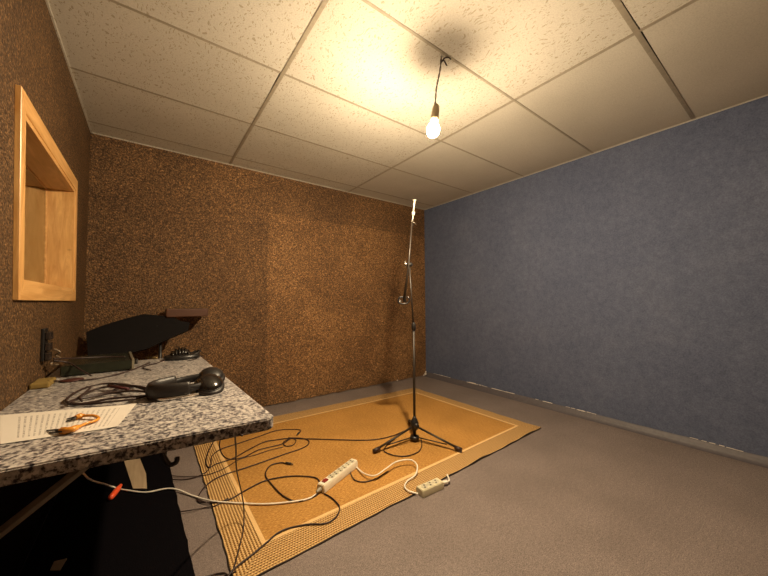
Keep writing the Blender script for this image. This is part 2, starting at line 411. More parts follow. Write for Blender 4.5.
def prism(bm, poly, h, M=None, mi=0):
    """poly in xy extruded from z=0 to z=h"""
    a = [bm.verts.new((x, y, 0)) for x, y in poly]; b = [bm.verts.new((x, y, h)) for x, y in poly]
    bm.faces.new(a[::-1]).material_index = mi; bm.faces.new(b).material_index = mi
    for i in range(len(a)):
        j = (i+1) % len(a); bm.faces.new((a[i], a[j], b[j], b[i])).material_index = mi
    if M is not None: bmesh.ops.transform(bm, matrix=M, verts=a+b)
def BM(): return bmesh.new()
def aim(p, z, x=None):
    """frame at p with local Z along z"""
    z = Vector(z).normalized(); x = Vector(x) if x else Vector((1, 0, 0))
    if abs(z.dot(x.normalized())) > .98: x = Vector((0, 1, 0))
    x = (x-z*x.dot(z)).normalized(); y = z.cross(x)
    m = Matrix((x, y, z)).transposed().to_4x4(); m.translation = Vector(p); return m

# ------------------------------------------------------------------ the room
bm = BM(); box(bm, XL-.25, XR+.2, YF-.2, YB+.2, -.1, 0); struct('floor', bm, FLOOR)
# cork-clad back wall: rough sheets ending a little above the floor
bm = BM(); box(bm, XL-.25, XR+.2, YB+.012, YB+.2, 0, H+.15); struct('wall_back', bm, PLASTER)
def wavy_sheet(name, axis, const, a0, a1, z0, z1, thick, mat, n=90, amp=.006, cut=None):
    bm = BM(); 
    return bm
bm = BM()
n = 120; lo = []; hi = []; lob = []; hib = []
for i in range(n+1):
    x = XL + (XR-.012-XL)*i/n
    zb = .014 + .010*noise.noise(Vector((x*9, 0, 0))) + .006*noise.noise(Vector((x*40, 3, 0)))
    lo.append(bm.verts.new((x, YB, zb))); hi.append(bm.verts.new((x, YB, H)))
    lob.append(bm.verts.new((x, YB+.012, zb))); hib.append(bm.verts.new((x, YB+.012, H)))
for i in range(n):
    for A, B in ((lo, hi), (hi, hib), (hib, lob), (lob, lo)):
        bm.faces.new((A[i], A[i+1], B[i+1], B[i]))
bm.faces.new((lo[0], hi[0], hib[0], lob[0])); bm.faces.new((lo[n], hi[n], hib[n], lob[n]))
struct('wall_back_cork_lining', bm, CORK)

bm = BM(); box(bm, XR, XR+.2, YF-.2, YB+.012, 0, H+.15); struct('wall_right', bm, BLUE)
bm = BM(); box(bm, XL-.25, XR, YF-.2, YF, 0, H+.15); struct('wall_front', bm, CORK)
# left wall with the observation window opening
SHEAR = lambda y, z: y-(z-1.30)*.095      # skews window and wall opening to imitate lens distortion
WY0, WY1, WZ0, WZ1 = 1.640, 2.585, 1.073, 1.668
bm = BM()
box(bm, XL-.20, XL, YF, WY0, 0, H+.15); box(bm, XL-.20, XL, WY1, YB+.012, 0, H+.15)
box(bm, XL-.20, XL, WY0, WY1, 0, WZ0); box(bm, XL-.20, XL, WY0, WY1, WZ1, H+.15)
for v in bm.verts:
    if WY0-.001 < v.co.y < WY1+.001: v.co.y = SHEAR(v.co.y, v.co.z)
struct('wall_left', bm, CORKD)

# vertical seam between two painted sheets of the blue wall, flaked edge of the floor covering along it
ys = at_x(585, 300, XR).y
bm = BM(); box(bm, XR-.0015, XR+.001, ys-.004, ys+.004, .05, H, mi=0); struct('trim_1', bm, BLUE)
bm = BM()   # floor covering curling up the foot of the blue wall
pr = []
for j in range(61):
    y = YF + (YB-.0-YF)*j/60
    zt = .052+.006*noise.noise(Vector((y*5, 1, 0))); wv = .003*noise.noise(Vector((y*3, 7, 0)))
    pr.append([bm.verts.new(c) for c in ((XR-.045+wv, y, .0005), (XR-.022, y, .008), (XR-.009, y, .026), (XR-.004, y, zt), (XR-.0005, y, zt+.001))])
for A, B in zip(pr, pr[1:]):
    for k in range(4): bm.faces.new((A[k], A[k+1], B[k+1], B[k]))
struct('baseboard_right', bm, plain('dark_floor_cove', (.085, .075, .085), .55), smooth=True)
bm = BM()
for j in range(90):
    y0 = YF+.3 + (YB-.1-YF-.3)*j/90; L = (YB-YF)/90
    k = noise.noise(Vector((y0*3.7, 5, 2)))
    if k < .02: continue
    t = .0015+.006*k*random.random()
    zt = .053+.006*noise.noise(Vector((y0*5, 1, 0)))
    box(bm, XR-.006, XR-.0005, y0, y0+L*(.5+.5*random.random()), zt, zt+t)
for y0, L, t in ((2.33, .09, .011), (2.42, .03, .006), (2.0, .12, .005), (1.85, .1, .005), (1.47, .09, .004), (1.2, .05, .006)):
    box(bm, XR-.007, XR-.0005, y0, y0+L, .051, .051+t, bev=.0015)
struct('trim_2', bm, CHALK)
# white crumbs of plaster in the right back corner
bm = BM()
for p, s in (((2.99, 3.11, .035), .02), ((3.005, 3.12, .06), .014), ((2.52, 3.127, .017), .012), ((2.97, 3.12, .02), .012)):
    bmesh.ops.create_icosphere(bm, subdivisions=1, radius=s, matrix=Matrix.Translation(p) @ Matrix.Diagonal((1, .5, .9, 1)))
struct('trim_3', bm, CHALK)

# suspended ceiling: 1250 x 625 lay-in tiles
GA, TWX, TLY, GL1 = .568, 1.25, .625, 1.695
xs = [XL-.02, GA, GA+TWX, XR+.02]
ysl = [YF-.02]+[GL1+TLY*k for k in range(-4, 3)]+[YB+.02]
bm = BM()
for i in range(3):
    for j in range(len(ysl)-1):
        g = .004
        x0, x1, y0, y1 = xs[i]+g, xs[i+1]-g, ysl[j]+g, ysl[j+1]-g
        tv_ = box(bm, x0, x1, y0, y1, H+.001, H+.016)
        for v in tv_:       # three tiles sit slightly askew and leave tapering dark slots
            if i == 0 and j == 5 and abs(v.co.x-x1) < .001: v.co.x -= .013*(1-(v.co.y-y0)/(y1-y0))
            if i == 1 and abs(ysl[j+1]-(GL1-2*TLY)) < .01 and abs(v.co.y-y1) < .001: v.co.y -= .012*(v.co.x-x0)/(x1-x0)
            if i == 2 and abs(ysl[j+1]-(GL1-2*TLY)) < .01 and abs(v.co.y-y1) < .001: v.co.y -= .013*(1-(v.co.x-x0)/(x1-x0))
struct('ceiling', bm, CEIL)
bm = BM(); box(bm, XL-.2, XR+.2, YF-.2, YB+.2, H+.12, H+.15); struct('ceiling_slab', bm, GRIDD)
def rail(nm, x0, x1, y0, y1, web_x):
    bm = BM(); box(bm, x0, x1, y0, y1, H-.0012, H+.0005)
    if web_x: box(bm, (x0+x1)/2-.001, (x0+x1)/2+.001, y0, y1, H, H+.03)
    else: box(bm, x0, x1, (y0+y1)/2-.001, (y0+y1)/2+.001, H, H+.03)
    return struct(nm, bm, GRID)
k = 4
for gx in (GA, GA+TWX): rail('trim_%d' % k, gx-.010, gx+.010, YF, YB, True); k += 1
for gy in ysl[1:-1]:
    for (a, c) in ((XL, GA-.010), (GA+.010, GA+TWX-.010), (GA+TWX+.010, XR)):
        rail('trim_%d' % k, a, c, gy-.007 if gy > .5 else gy-.011, gy+.007 if gy > .5 else gy+.011, False); k += 1
for nm, a in (('trim_left', (XL, XL+.008, YF, YB)), ('trim_back', (XL, XR, YB-.008, YB)), ('trim_right', (XR-.008, XR, YF, YB))):
    bm = BM(); box(bm, a[0], a[1], a[2], a[3], H-.005, H+.0); struct('trim_%d' % k, bm, CEIL); k += 1

# ------------------------------------------------------------------ observation window
wroot = bpy.data.objects.new('window_1', None); C.objects.link(wroot); wroot.location = (XL, (WY0+WY1)/2, WZ0); wroot['kind'] = 'structure'
CW = .066; PX = XL+.016
def mitre(bm, quad, x0, x1):
    a = [bm.verts.new((x0, y, z)) for y, z in quad]; b = [bm.verts.new((x1, y, z)) for y, z in quad]
    bm.faces.new(a); bm.faces.new(b[::-1])
    for i in range(4): bm.faces.new((a[i], a[(i+1) % 4], b[(i+1) % 4], b[i]))
    bmesh.ops.bevel(bm, geom=bm.edges[:], offset=.002, segments=1, affect='EDGES')
CS = .050
O = [(WY0-CS, WZ0-CW+.01), (WY1+CS, WZ0-CW+.01), (WY1+CS, WZ1+CW), (WY0-CS, WZ1+CW)]
I = [(WY0, WZ0), (WY1, WZ0), (WY1, WZ1), (WY0, WZ1)]
for i in range(4):
    j = (i+1) % 4; bm = BM(); mitre(bm, [O[i], O[j], I[j], I[i]], XL-.001, PX)
    struct('casing', bm, PINE if i in (1, 3) else PINEH, wroot)
D = .23
for (y0, y1, z0, z1, mt) in ((WY0, WY0+.018, WZ0, WZ1, PINE), (WY1-.018, WY1, WZ0, WZ1, PINE)):
    bm = BM(); box(bm, XL-D, PX-.004, y0, y1, z0, z1); struct('jamb', bm, mt, wroot)
bm = BM(); box(bm, XL-D, PX-.004, WY0+.018, WY1-.018, WZ1-.018, WZ1); struct('head_lining', bm, PINEH, wroot)
bm = BM(); box(bm, XL-D, PX-.004, WY0+.018, WY1-.018, WZ0, WZ0+.018); struct('window_sill', bm, PINEH, wroot)
GX = -.478
bm = BM(); box(bm, GX-.006, GX, WY0+.018, WY1-.018, WZ0+.018, WZ1-.018); struct('pane', bm, GLASS, wroot)
bm = BM()
for (y0, y1, z0, z1) in ((WY0+.018, WY1-.018, WZ0+.018, WZ0+.024), (WY0+.018, WY1-.018, WZ1-.024, WZ1-.018), (WY1-.024, WY1-.018, WZ0+.018, WZ1-.018), (WY0+.018, WY0+.024, WZ0+.018, WZ1-.018)):
    box(bm, GX, GX+.006, y0, y1, z0, z1)
struct('glazing_bead', bm, PINEH, wroot)
for c in C.objects:
    if c.parent == wroot:
        for v in c.data.vertices:
            p = v.co+wroot.location; v.co.y = SHEAR(p.y, p.z)-wroot.location.y
# unlit control room beyond the glass
bm = BM()
for b_ in ((-2.2, -2.1, 1.0, 3.3, 0, H), (-2.2, XL-.20, .9, 1.0, 0, H), (-2.2, XL-.20, 3.3, 3.4, 0, H), (-2.2, XL-.2, .9, 3.4, -.1, 0), (-2.2, XL-.2, .9, 3.4, H, H+.1)): box(bm, *b_)
struct('wall_control_room', bm, PLASTER)

# ------------------------------------------------------------------ pendant lamp
LX, LY = 1.152, 1.115
lamp = thing('pendant_lamp', (LX, LY, H-.39), 'bare lit light bulb hanging on twisted wires from the tiled ceiling', 'lamp')
zb = CAMZ+.872
bm = BM()
top = Vector((1.185, 1.09, H+.006)); 
for s in (0, 1):
    P = []
    for i in range(41):
        t = i/40; z = H+.006 + (zb+.125-H-.006)*t
        a = t*22+PI*s; rr = .0028
        cx = top.x + (LX-top.x)*t + .006*math.sin(t*7); cy = top.y+(LY-top.y)*t+.004*math.sin(t*5+1)
        P.append((cx+rr*math.cos(a), cy+rr*math.sin(a), z))
    tube(bm, P, .0022, 6)
obj('wire', bm, plain('dark_lamp_flex', (.10, .065, .035), .5), lamp, True)
bm = BM()
for dx, dy in ((.05, .012), (.035, -.03)):
    tube(bm, catmull([(top.x, top.y, H-.03), (top.x+dx*.25, top.y+dy*.3, H-.012), (top.x+dx*.7, top.y+dy*.8, H-.010), (top.x+dx, top.y+dy, H-.020)], 6), .0034, 6)
obj('wire_end', bm, BLACKR, lamp, True)
T = Matrix.Translation((LX, LY, zb+.05)) @ Matrix.Rotation(math.radians(9), 4, Vector((.95, .3, 0))) @ Matrix.Translation((-.0, 0, -.05))
bm = BM(); lathe(bm, [(.004, .132), (.010, .130), (.0165, .120), (.019, .100), (.0195, .070), (.021, .062), (.021, .050), (.015, .048)], T, 24); obj('lamp_holder', bm, SOCK, lamp, True)
bm = BM(); lathe(bm, [(.012, .050), (.0145, .048), (.0145, .040), (.018, .034), (.0265, .024), (.0320, .012), (.0330, .004)], T, 28); obj('bulb_neck', bm, EMIT2, lamp, True)
bm = BM(); lathe(bm, [(.0310, .0050), (.0315, -.006), (.0300, -.013), (.0265, -.021), (.020, -.029), (.011, -.0345), (.004, -.0365), (0, -.037)], T, 32); obj('bulb', bm, EMIT, lamp, True)

# ------------------------------------------------------------------ rug
RO = [Vector((.27, 1.245, 0)), Vector((2.505, 1.309, 0)), Vector((2.485, 2.775, 0)), Vector((.275, 2.850, 0))]
RI = [Vector((.405, 1.392, 0)), Vector((2.388, 1.440, 0)), Vector((2.368, 2.640, 0)), Vector((.400, 2.680, 0))]
def rug():
    root = thing('rug', (1.38, 2.04, 0), 'large golden-brown woven sisal rug with corded border on grey floor', 'rug')
    TH = .007
    def zoff(p):
        e = 0
        # the front edge ripples, its right half curls slightly
        d = abs(p.y-(1.245+.028*(p.x-.27)))
        if d < .12: e += (1-d/.12)*max(0, .004+.010*noise.noise(Vector((p.x*5, 0, 2)))) * (1 if p.x > 1.2 else .3)
        return TH+e
    def lerp4(Q, u, v): return (Q[0]*(1-u)+Q[1]*u)*(1-v)+(Q[3]*(1-u)+Q[2]*u)*v
    # field
    bm = BM(); uvl = bm.loops.layers.uv.new('UVMap')
    BI = [p+(c-p)*.0 for p, c in zip(RI, RI)]
    def inset(Q, d):
        c = sum(Q, Vector())/4; return [Vector((p.x+(d if c.x > p.x else -d), p.y+(d if c.y > p.y else -d), 0)) for p in Q]
    FI = inset(RI, .009); FOUT = inset(RI, -.009)
    nx, ny = 24, 16
    V = [[bm.verts.new(lerp4(FI, i/nx, j/ny)+Vector((0, 0, TH-.0008))) for j in range(ny+1)] for i in range(nx+1)]
    for i in range(nx):
        for j in range(ny):
            f = bm.faces.new((V[i][j], V[i+1][j], V[i+1][j+1], V[i][j+1]))
            for l in f.loops: l[uvl].uv = (l.vert.co.x, l.vert.co.y)
    obj('field', bm, FIELD, root)
    # stripe and border: strips between two quads, UV across / along
    def strip(name, A, B, mat, zf, rip=0.0):
        bm = BM(); uvl = bm.loops.layers.uv.new('UVMap')
        for s in range(4):
            a0, a1, b0, b1 = A[s], A[(s+1) % 4], B[s], B[(s+1) % 4]
            n = 80; m = 3
            dirv = (a1-a0).normalized(); nr = Vector((-dirv.y, dirv.x, 0))
            G = []
            for i in range(n+1):
                row = []
                for j in range(m+1):
                    p = (a0.lerp(a1, i/n)).lerp(b0.lerp(b1, i/n), j/m)
                    if rip and j == 0 and 0 < i < n: p = p + nr*(rip*noise.noise(Vector((i*.22, s*5, 1))))
                    row.append(bm.verts.new(Vector((p.x, p.y, zf(p)))))
                G.append(row)
            for i in range(n):
                for j in range(m):
                    f = bm.faces.new((G[i][j], G[i+1][j], G[i+1][j+1], G[i][j+1]))
                    for l in f.loops:
                        q = l.vert.co.xy.to_3d()-a0; l[uvl].uv = (q.dot(nr), q.dot(dirv))
        bmesh.ops.remove_doubles(bm, verts=bm.verts[:], dist=.0004)
        return obj(name, bm, mat, root)
    part_label(strip('stripe', FOUT, FI, BAND, lambda p: TH+.0006), 'cream stripe between field and border')
    strip('border', RO, FOUT, BORDER, zoff, .006)
    # dark backing showing along the edge
    bm = BM(); G = []
    for s in range(4):
        a0, a1 = RO[s], RO[(s+1) % 4]; dirv = (a1-a0).normalized(); nr = Vector((-dirv.y, dirv.x, 0))
        for i in range(80):
            p = a0.lerp(a1, i/80)
            if i > 0: p = p+nr*(.006*noise.noise(Vector((i*.22, s*5, 1))))
            q = p - nr*.003
            G.append((bm.verts.new((q.x, q.y, .0005)), bm.verts.new((q.x, q.y, zoff(p)-.001)), bm.verts.new((p.x, p.y, zoff(p)+.0003))))
    L = len(G)
    for i in range(L):
        A, B = G[i], G[(i+1) % L]
        for k_ in range(2): bm.faces.new((A[k_], B[k_], B[k_+1], A[k_+1]))
    part_label(obj('backing', bm, BACKING, root), 'dark backing edge of the rug')
rug()
RZ = .0075   # walking surface of the rug

# ------------------------------------------------------------------ worktop
WT = .667
wt = thing('worktop', (-.05, 1.65, 0), 'grey speckled granite worktop on the left wall below the window', 'worktop')
FRc = Vector((.310, .955)); BRc = Vector((.270, 2.355)); BLc = Vector((XL+.001, 2.40)); FLc = Vector((XL+.001, 1.005))
def rounded(c, a, b, r, n=6):
    d1 = (a-c).normalized(); d2 = (b-c).normalized()
    return [((1-t)**2*(c+d1*r)+2*t*(1-t)*c+t*t*(c+d2*r)) for t in [i/n for i in range(n+1)]]
poly = [FLc]+rounded(FRc, FLc, BRc, .035)+[BRc, BLc]
bm = BM(); prism(bm, [(p.x, p.y) for p in poly], .034, Matrix.Translation((0, 0, WT-.034)))
es = [e for e in bm.edges if abs(e.verts[0].co.z-e.verts[1].co.z) < 1e-5]
bmesh.ops.bevel(bm, geom=es, offset=.0035, segments=2, affect='EDGES')
obj('slab', bm, GRAN, wt)
for y in (1.17, 2.15):
    bm = BM()
    box(bm, XL+.03, XL+.42, y-.015, y+.015, WT-.046, WT-.034)
    d = Vector((.34, 0, WT-.065-.26)); 
    tube(bm, [(XL+.02, y, .40), (XL+.31, y, WT-.045)], .012, 4, sx=1, sy=.6)
    part_label(obj('bracket', bm, STEEL, wt), 'pale metal wall bracket with diagonal strut')
hook = at_z(166, 452, .63)
bm = BM(); tube(bm, catmull([(.035, 1.0, WT-.040), (.040, 1.0, .612), (.052, 1.0, .590), (.066, 1.0, .592), (.068, 1.0, .604)], 6), .006, 8)
part_label(obj('hook', bm, BLACKM, wt), 'small black hook under the slab')

bm = BM(); box(bm, XL, XL+.008, .6, 3.0, .006, WT-.06); struct('trim_30', bm, MATB)  # added black sheet imitating the deep shade on the wall under the slab
# black mat and batten on the floor beneath
bm = BM()
pts_ = [(XL+.01, .70), (.180, .70)]+[(.180-.078*t+.006*noise.noise(Vector((t*30, 0, 0))), .70+2.36*t) for t in [i/60 for i in range(1, 60)]]+[(.100, 3.06), (XL+.01, 3.06)]
prism(bm, pts_, .005, Matrix.Translation((0, 0, .0006)))
tag(obj('floor_mat', bm, MATB), 'black carpet mat on the floor underneath the granite worktop', 'mat')
bm = BM()
q = [at_z(u, v, .006) for u, v in ((124, 461), (140, 459), (146, 474), (147, 489), (133, 489))]
prism(bm, [(p.x, p.y) for p in q], .003, Matrix.Translation((0, 0, .006)))
tag(obj('wooden_batten', bm, BATTEN), 'thin pale wooden offcut lying on the black mat under the worktop', 'offcut')
q = [at_z(u, v, .006) for u, v in ((50, 571), (54, 562), (67, 559), (60, 571))]
bm = BM(); prism(bm, [(p.x, p.y) for p in q], .003, Matrix.Translation((0, 0, .006)))
tag(obj('paper_scrap', bm, plain('dull_scrap', (.30, .26, .20), .8)), 'small torn greyish scrap on the black mat at the bottom edge', 'scrap')

# ------------------------------------------------------------------ things on the worktop
def on_wt(u, v, h=0.0): return at_z(u, v, WT+h)
# paper
pc = [on_wt(0, 444.5, .0012), on_wt(118, 427, .0012), on_wt(137, 404, .0012), on_wt(0, 415.5, .0012)]
dx = (pc[1]-pc[0]); dx2 = (pc[2]-pc[3])
pc[0] = pc[0]-dx*.28*.0; 
bm = BM(); uvl = bm.loops.layers.uv.new('UVMap'); n = 12
V = [[None]*(n+1) for _ in range(n+1)]
for i in range(n+1):
    for j in range(n+1):
        p = (pc[0]*(1-i/n)+pc[1]*i/n)*(1-j/n)+(pc[3]*(1-i/n)+pc[2]*i/n)*j/n
        z = WT+.0020+(.002*max(0, (i/n-.85)/.15)**2)
        V[i][j] = bm.verts.new((p.x, p.y, z))
for i in range(n):
    for j in range(n):
        f = bm.faces.new((V[i][j], V[i+1][j], V[i+1][j+1], V[i][j+1]))
        for l, (a, b_) in zip(f.loops, ((i, j), (i+1, j), (i+1, j+1), (i, j+1))): l[uvl].uv = (b_/n, a/n)
tag(obj('paper_sheet', bm, PAPER), 'white printed sheet of paper lying near the front edge of the worktop', 'paper')

# amber clip
clip = thing('amber_clip', on_wt(85, 422), 'small amber plastic pronged clip resting on the printed sheet', 'clip')
z0 = WT+.0016
def W_(u, v, h): p = on_wt(u, v, h); return p
bm = BM()
tube(bm, catmull([W_(80, 416.5, .008), W_(88, 415.5, .012), (W_(95, 416, .011)), W_(98.5, 418.5, .009), W_(94, 421, .009), W_(86, 423.5, .009), W_(77, 427.5, .008)], 6), .0042, 8, sx=.9, sy=1)
obj('bow', bm, AMBER, clip, True)
bm = BM()
tube(bm, catmull([W_(84, 415.5, .009), W_(79, 416.3, .011), W_(76, 417.5, .010)], 5), [.005]*3+[.008]*4+[.007]*4, 8)
obj('arm', bm, AMBER, clip, True)
bm = BM()
tube(bm, catmull([W_(79, 426.5, .009), W_(73, 429, .011), W_(67, 430.5, .010), W_(62, 430.5, .009)], 5), [.005]*3+[.008]*7+[.009]*6, 8)
obj('arm', bm, AMBER, clip, True)
for a, b_ in (((77, 416.5), (67, 419)), ((76, 418), (66, 421.5)), ((63, 429.5), (47, 430.5)), ((63, 431.5), (50, 432.3))):
    bm = BM(); tube(bm, [W_(*a, .010), W_((a[0]+b_[0])/2, (a[1]+b_[1])/2, .008), W_(*b_, .004)], [.003, .0025, .0018], 8)
    part_label(obj('prong', bm, BLACKP, clip, True), 'dark prong')

# headphones 1, lying on its side, cups to the right
def cup(parent, c, axis, r=.044, shell=GLOSSK):
    M = aim(c, axis)
    bm = BM(); tor = []
    for i in range(28):
        a = 2*PI*i/28; tor.append(M @ Vector((r*.74*math.cos(a), r*.90*math.sin(a), -.012)))
    tube(bm, tor, .013, 10, closed=True)
    obj('ear_cushion', bm, LEATH, parent, True)
    bm = BM(); lathe(bm, [(0, -.010), (r*.9, -.008), (r*.96, .0), (r*.92, .008), (r*.72, .015), (r*.45, .021), (r*.2, .023), (0, .024)], M @ Matrix.Diagonal((.86, 1, 1, 1)), 28)
    e = obj('ear_cup', bm, shell, parent, True)
    bm = BM(); lathe(bm, [(r*.93, -.001), (r*.975, .0), (r*.975, .003), (r*.93, .004)], M @ Matrix.Diagonal((.86, 1, 1, 1)), 28)
    obj('rim', bm, BLACKP, e, True)
hp = thing('headphones', (.12, 1.48, WT), 'black over-ear headphones with cable coil lying on middle of the worktop', 'headphones')
c1 = Vector((.192, 1.372, WT+.034)); c2 = Vector((.215, 1.485, WT+.042))
cup(hp, c1, (.08, -.40, .90), .054); cup(hp, c2, (.05, -.25, .75), .052, BLACKP)
arc = catmull([(.160, 1.352, WT+.030), (.125, 1.345, WT+.029), (.075, 1.345, WT+.029), (.030, 1.360, WT+.029), (.008, 1.395, WT+.029), (.022, 1.440, WT+.029), (.06, 1.465, WT+.029), (.11, 1.485, WT+.032), (.160, 1.490, WT+.036), (.195, 1.490, WT+.038)], 5)
bm = BM(); tube(bm, arc[5:-12], .028, 14, sx=1.0, sy=.42, up=(0, 0, 1)); obj('headband', bm, LEATH, hp, True)
for seg_ in (arc[:9], arc[-14:]):
    bm = BM(); tube(bm, seg_, .015, 8, sx=1, sy=.45, up=(0, 0, 1)); obj('yoke', bm, BLACKP, hp, True)
bm = BM(); tube(bm, [Vector((p.x, p.y-.0125, WT+.0075)) for p in arc[1:16]], .005, 8, sx=1, sy=.5, up=(0, 0, 1)); part_label(obj('slider', bm, CHROME, hp, True), 'chrome slider strip along the band')
# cable coil
bm = BM()
def coil(px, h, r): tube(bm, catmull([on_wt(u, v, h+.004*math.sin(i*1.3)) for i, (u, v) in enumerate(px)], 6), r, 8)
coil([(152, 392), (140, 388), (125, 384.5), (108, 383.5), (92, 386), (80, 390), (70, 396), (66, 401), (72, 404), (88, 403), (108, 399), (128, 397), (150, 396)], .006, .0040)
coil([(150, 389), (136, 386), (118, 386), (100, 388), (86, 393), (76, 399), (68, 402.5), (74, 400), (90, 397), (112, 393), (132, 391), (150, 392)], .013, .0040)
coil([(150, 395), (130, 399.5), (108, 402), (90, 404), (76, 404.5), (70, 402), (80, 398), (100, 394), (122, 388), (140, 386.5)], .010, .0036)
coil([(90, 388), (86, 392), (80, 397), (82, 401)], .017, .0036)
obj('cable', bm, BLACKR, hp, True)
bm = BM(); a_, b_ = on_wt(108, 386, .018), on_wt(128, 389, .018); tube(bm, [a_, b_], .0058, 8); part_label(obj('cable_tie', bm, plain('dark_red_tie', (.06, .012, .015), .5), hp, True), 'dark red tie round the coil')

# headphones 2 at the back corner
h2 = thing('headphones', (.16, 2.28, WT), 'smaller black headphones with ribbed shiny cushion at the back right corner of the worktop', 'headphones')
cc = Vector((.165, 2.270, WT))
bm = BM()
lathe(bm, [(0, 0), (.088, 0), (.096, .010), (.090, .024), (.06, .030), (0, .030)], Matrix.Translation(cc+Vector((.005, 0, 0))) @ Matrix.Diagonal((1, .62, 1, 1)), 30)
obj('ear_cup', bm, BLACKP, h2, True)
for k_ in range(6):
    bm = BM(); x = cc.x-.044+k_*.0155
    arcp = [(x, cc.y+.034*math.cos(a), WT+.024+.042*math.sin(a)*(1-.45*((k_-2.5)/2.5)**2)) for a in [PI*i/10 for i in range(11)]]
    tube(bm, arcp, .0062, 8); obj('rib', bm, GLOSSK, h2, True)
bm = BM(); lathe(bm, [(0, .026), (.055, .028), (.052, .040), (.040, .052), (.02, .058), (0, .060)], Matrix.Translation(cc+Vector((-.006, 0, 0))) @ Matrix.Diagonal((1, .58, 1, 1)), 24); obj('ear_cushion', bm, LEATH, h2, True)
bm = BM(); tube(bm, catmull([(cc.x+.055, cc.y-.02, WT+.022), (cc.x+.080, cc.y-.01, WT+.026), (cc.x+.098, cc.y+.012, WT+.036), (cc.x+.085, cc.y+.032, WT+.034), (cc.x+.05, cc.y+.036, WT+.024)], 6), .007, 8); obj('headband', bm, BLACKP, h2, True)
bm = BM(); tube(bm, catmull([(cc.x-.07, cc.y, WT+.010), (cc.x-.10, cc.y-.05, WT+.004), (cc.x-.13, cc.y-.11, WT+.004), (cc.x-.17, cc.y-.15, WT+.004), (cc.x-.18, cc.y-.22, WT+.004), (cc.x-.15, cc.y-.30, WT+.004)], 8), .003, 6); obj('cable', bm, BLACKR, h2, True)
lead = on_wt(153, 354); 
bm = BM(); tube(bm, [on_wt(150, 357.5, .007), on_wt(157, 358, .007)], .0065, 10); tube(bm, [on_wt(146, 357.2, .006), on_wt(150, 357.5, .007)], .003, 8)
tag(obj('jack_plug', bm, plain('brassy_plug', (.22, .16, .07), .35, .6), None, True), 'small brassy jack plug lying left of the ribbed headphones', 'plug')
bm = BM(); tube(bm, catmull([(cc.x+.02, 2.15, WT+.003), (cc.x+.07, 2.20, WT+.003), (.243, 2.27, WT+.004), (.262, 2.30, WT+.004), (.285, 2.305, WT-.01)], 6), .0025, 6)
tag(obj('thin_cable', bm, BLACKR, None, True), 'thin black lead running off the back right corner of the worktop', 'cable')

# dark box by the wall
bx = thing('audio_box', (-.2, 2.22, WT), 'flat dark green-grey metal box on the worktop against the left wall', 'box')
b0, b1, b2, b3 = Vector((-.318, 2.045)), Vector((-.052, 2.05)), Vector((-.078, 2.385)), Vector((-.330, 2.385))
bm = BM(); prism(bm, [(p.x, p.y) for p in (b0, b1-Vector((.012, 0)), b2-Vector((.012, 0)), b3)], .046, Matrix.Translation((0, 0, WT+.004)))
bmesh.ops.bevel(bm, geom=bm.edges[:], offset=.004, segments=2, affect='EDGES'); obj('case', bm, BOXG, bx)
bm = BM(); prism(bm, [(p.x, p.y) for p in (b1-Vector((.012, 0)), b1, b2, b2-Vector((.012, 0)))], .050, Matrix.Translation((0, 0, WT+.004)))
bmesh.ops.bevel(bm, geom=bm.edges[:], offset=.002, segments=1, affect='EDGES'); part_label(obj('end_panel', bm, BOXE, bx), 'lighter metal end panel')
for (x, y) in ((-.30, 2.07), (-.08, 2.07), (-.31, 2.35), (-.1, 2.35)):
    bm = BM(); lathe(bm, [(.008, WT), (.008, WT+.005)], Matrix.Translation((x, y, 0)), 12); obj('foot', bm, BLACKP, bx)
for y in (2.10, 2.17):
    bm = BM(); lathe(bm, [(.009, 0), (.009, .010), (.007, .013), (0, .013)], aim((-.053+.000, y, WT+.03), (1, 0, 0)), 14); obj('knob', bm, BLACKP, bx, True)
# cables in front of the box
bm = BM(); tube(bm, catmull([on_wt(48, 381, .02), on_wt(62, 381, .004), on_wt(78, 380.5, .003), on_wt(95, 379, .003), on_wt(115, 375, .003), on_wt(130, 370.5, .003), on_wt(142, 366, .003), on_wt(150, 362.5, .003)], 8), .0035, 8)
tag(obj('thin_cable', bm, BLACKR, None, True), 'black cable lying along the front of the dark metal box', 'cable')
# yellow foam block with oval pad
bm = BM(); a_ = Vector((-.366, 1.875, WT)); box(bm, XL+.003, XL+.060, 1.83, 1.955, WT, WT+.022, bev=.006)
tag(obj('foam_block', bm, YELW), 'small yellowish foam block on the worktop against the left wall', 'foam block')
bm = BM(); lathe(bm, [(0, 0), (.036, 0), (.040, .004), (.036, .008), (0, .010)], Matrix.Translation((-.262, 1.93, WT)) @ Matrix.Diagonal((1, .8, 1, 1)), 24)
tag(obj('round_pad', bm, plain('dark_maroon', (.05, .012, .008), .5), None, True), 'dark maroon oval disc beside the yellow foam block', 'disc')

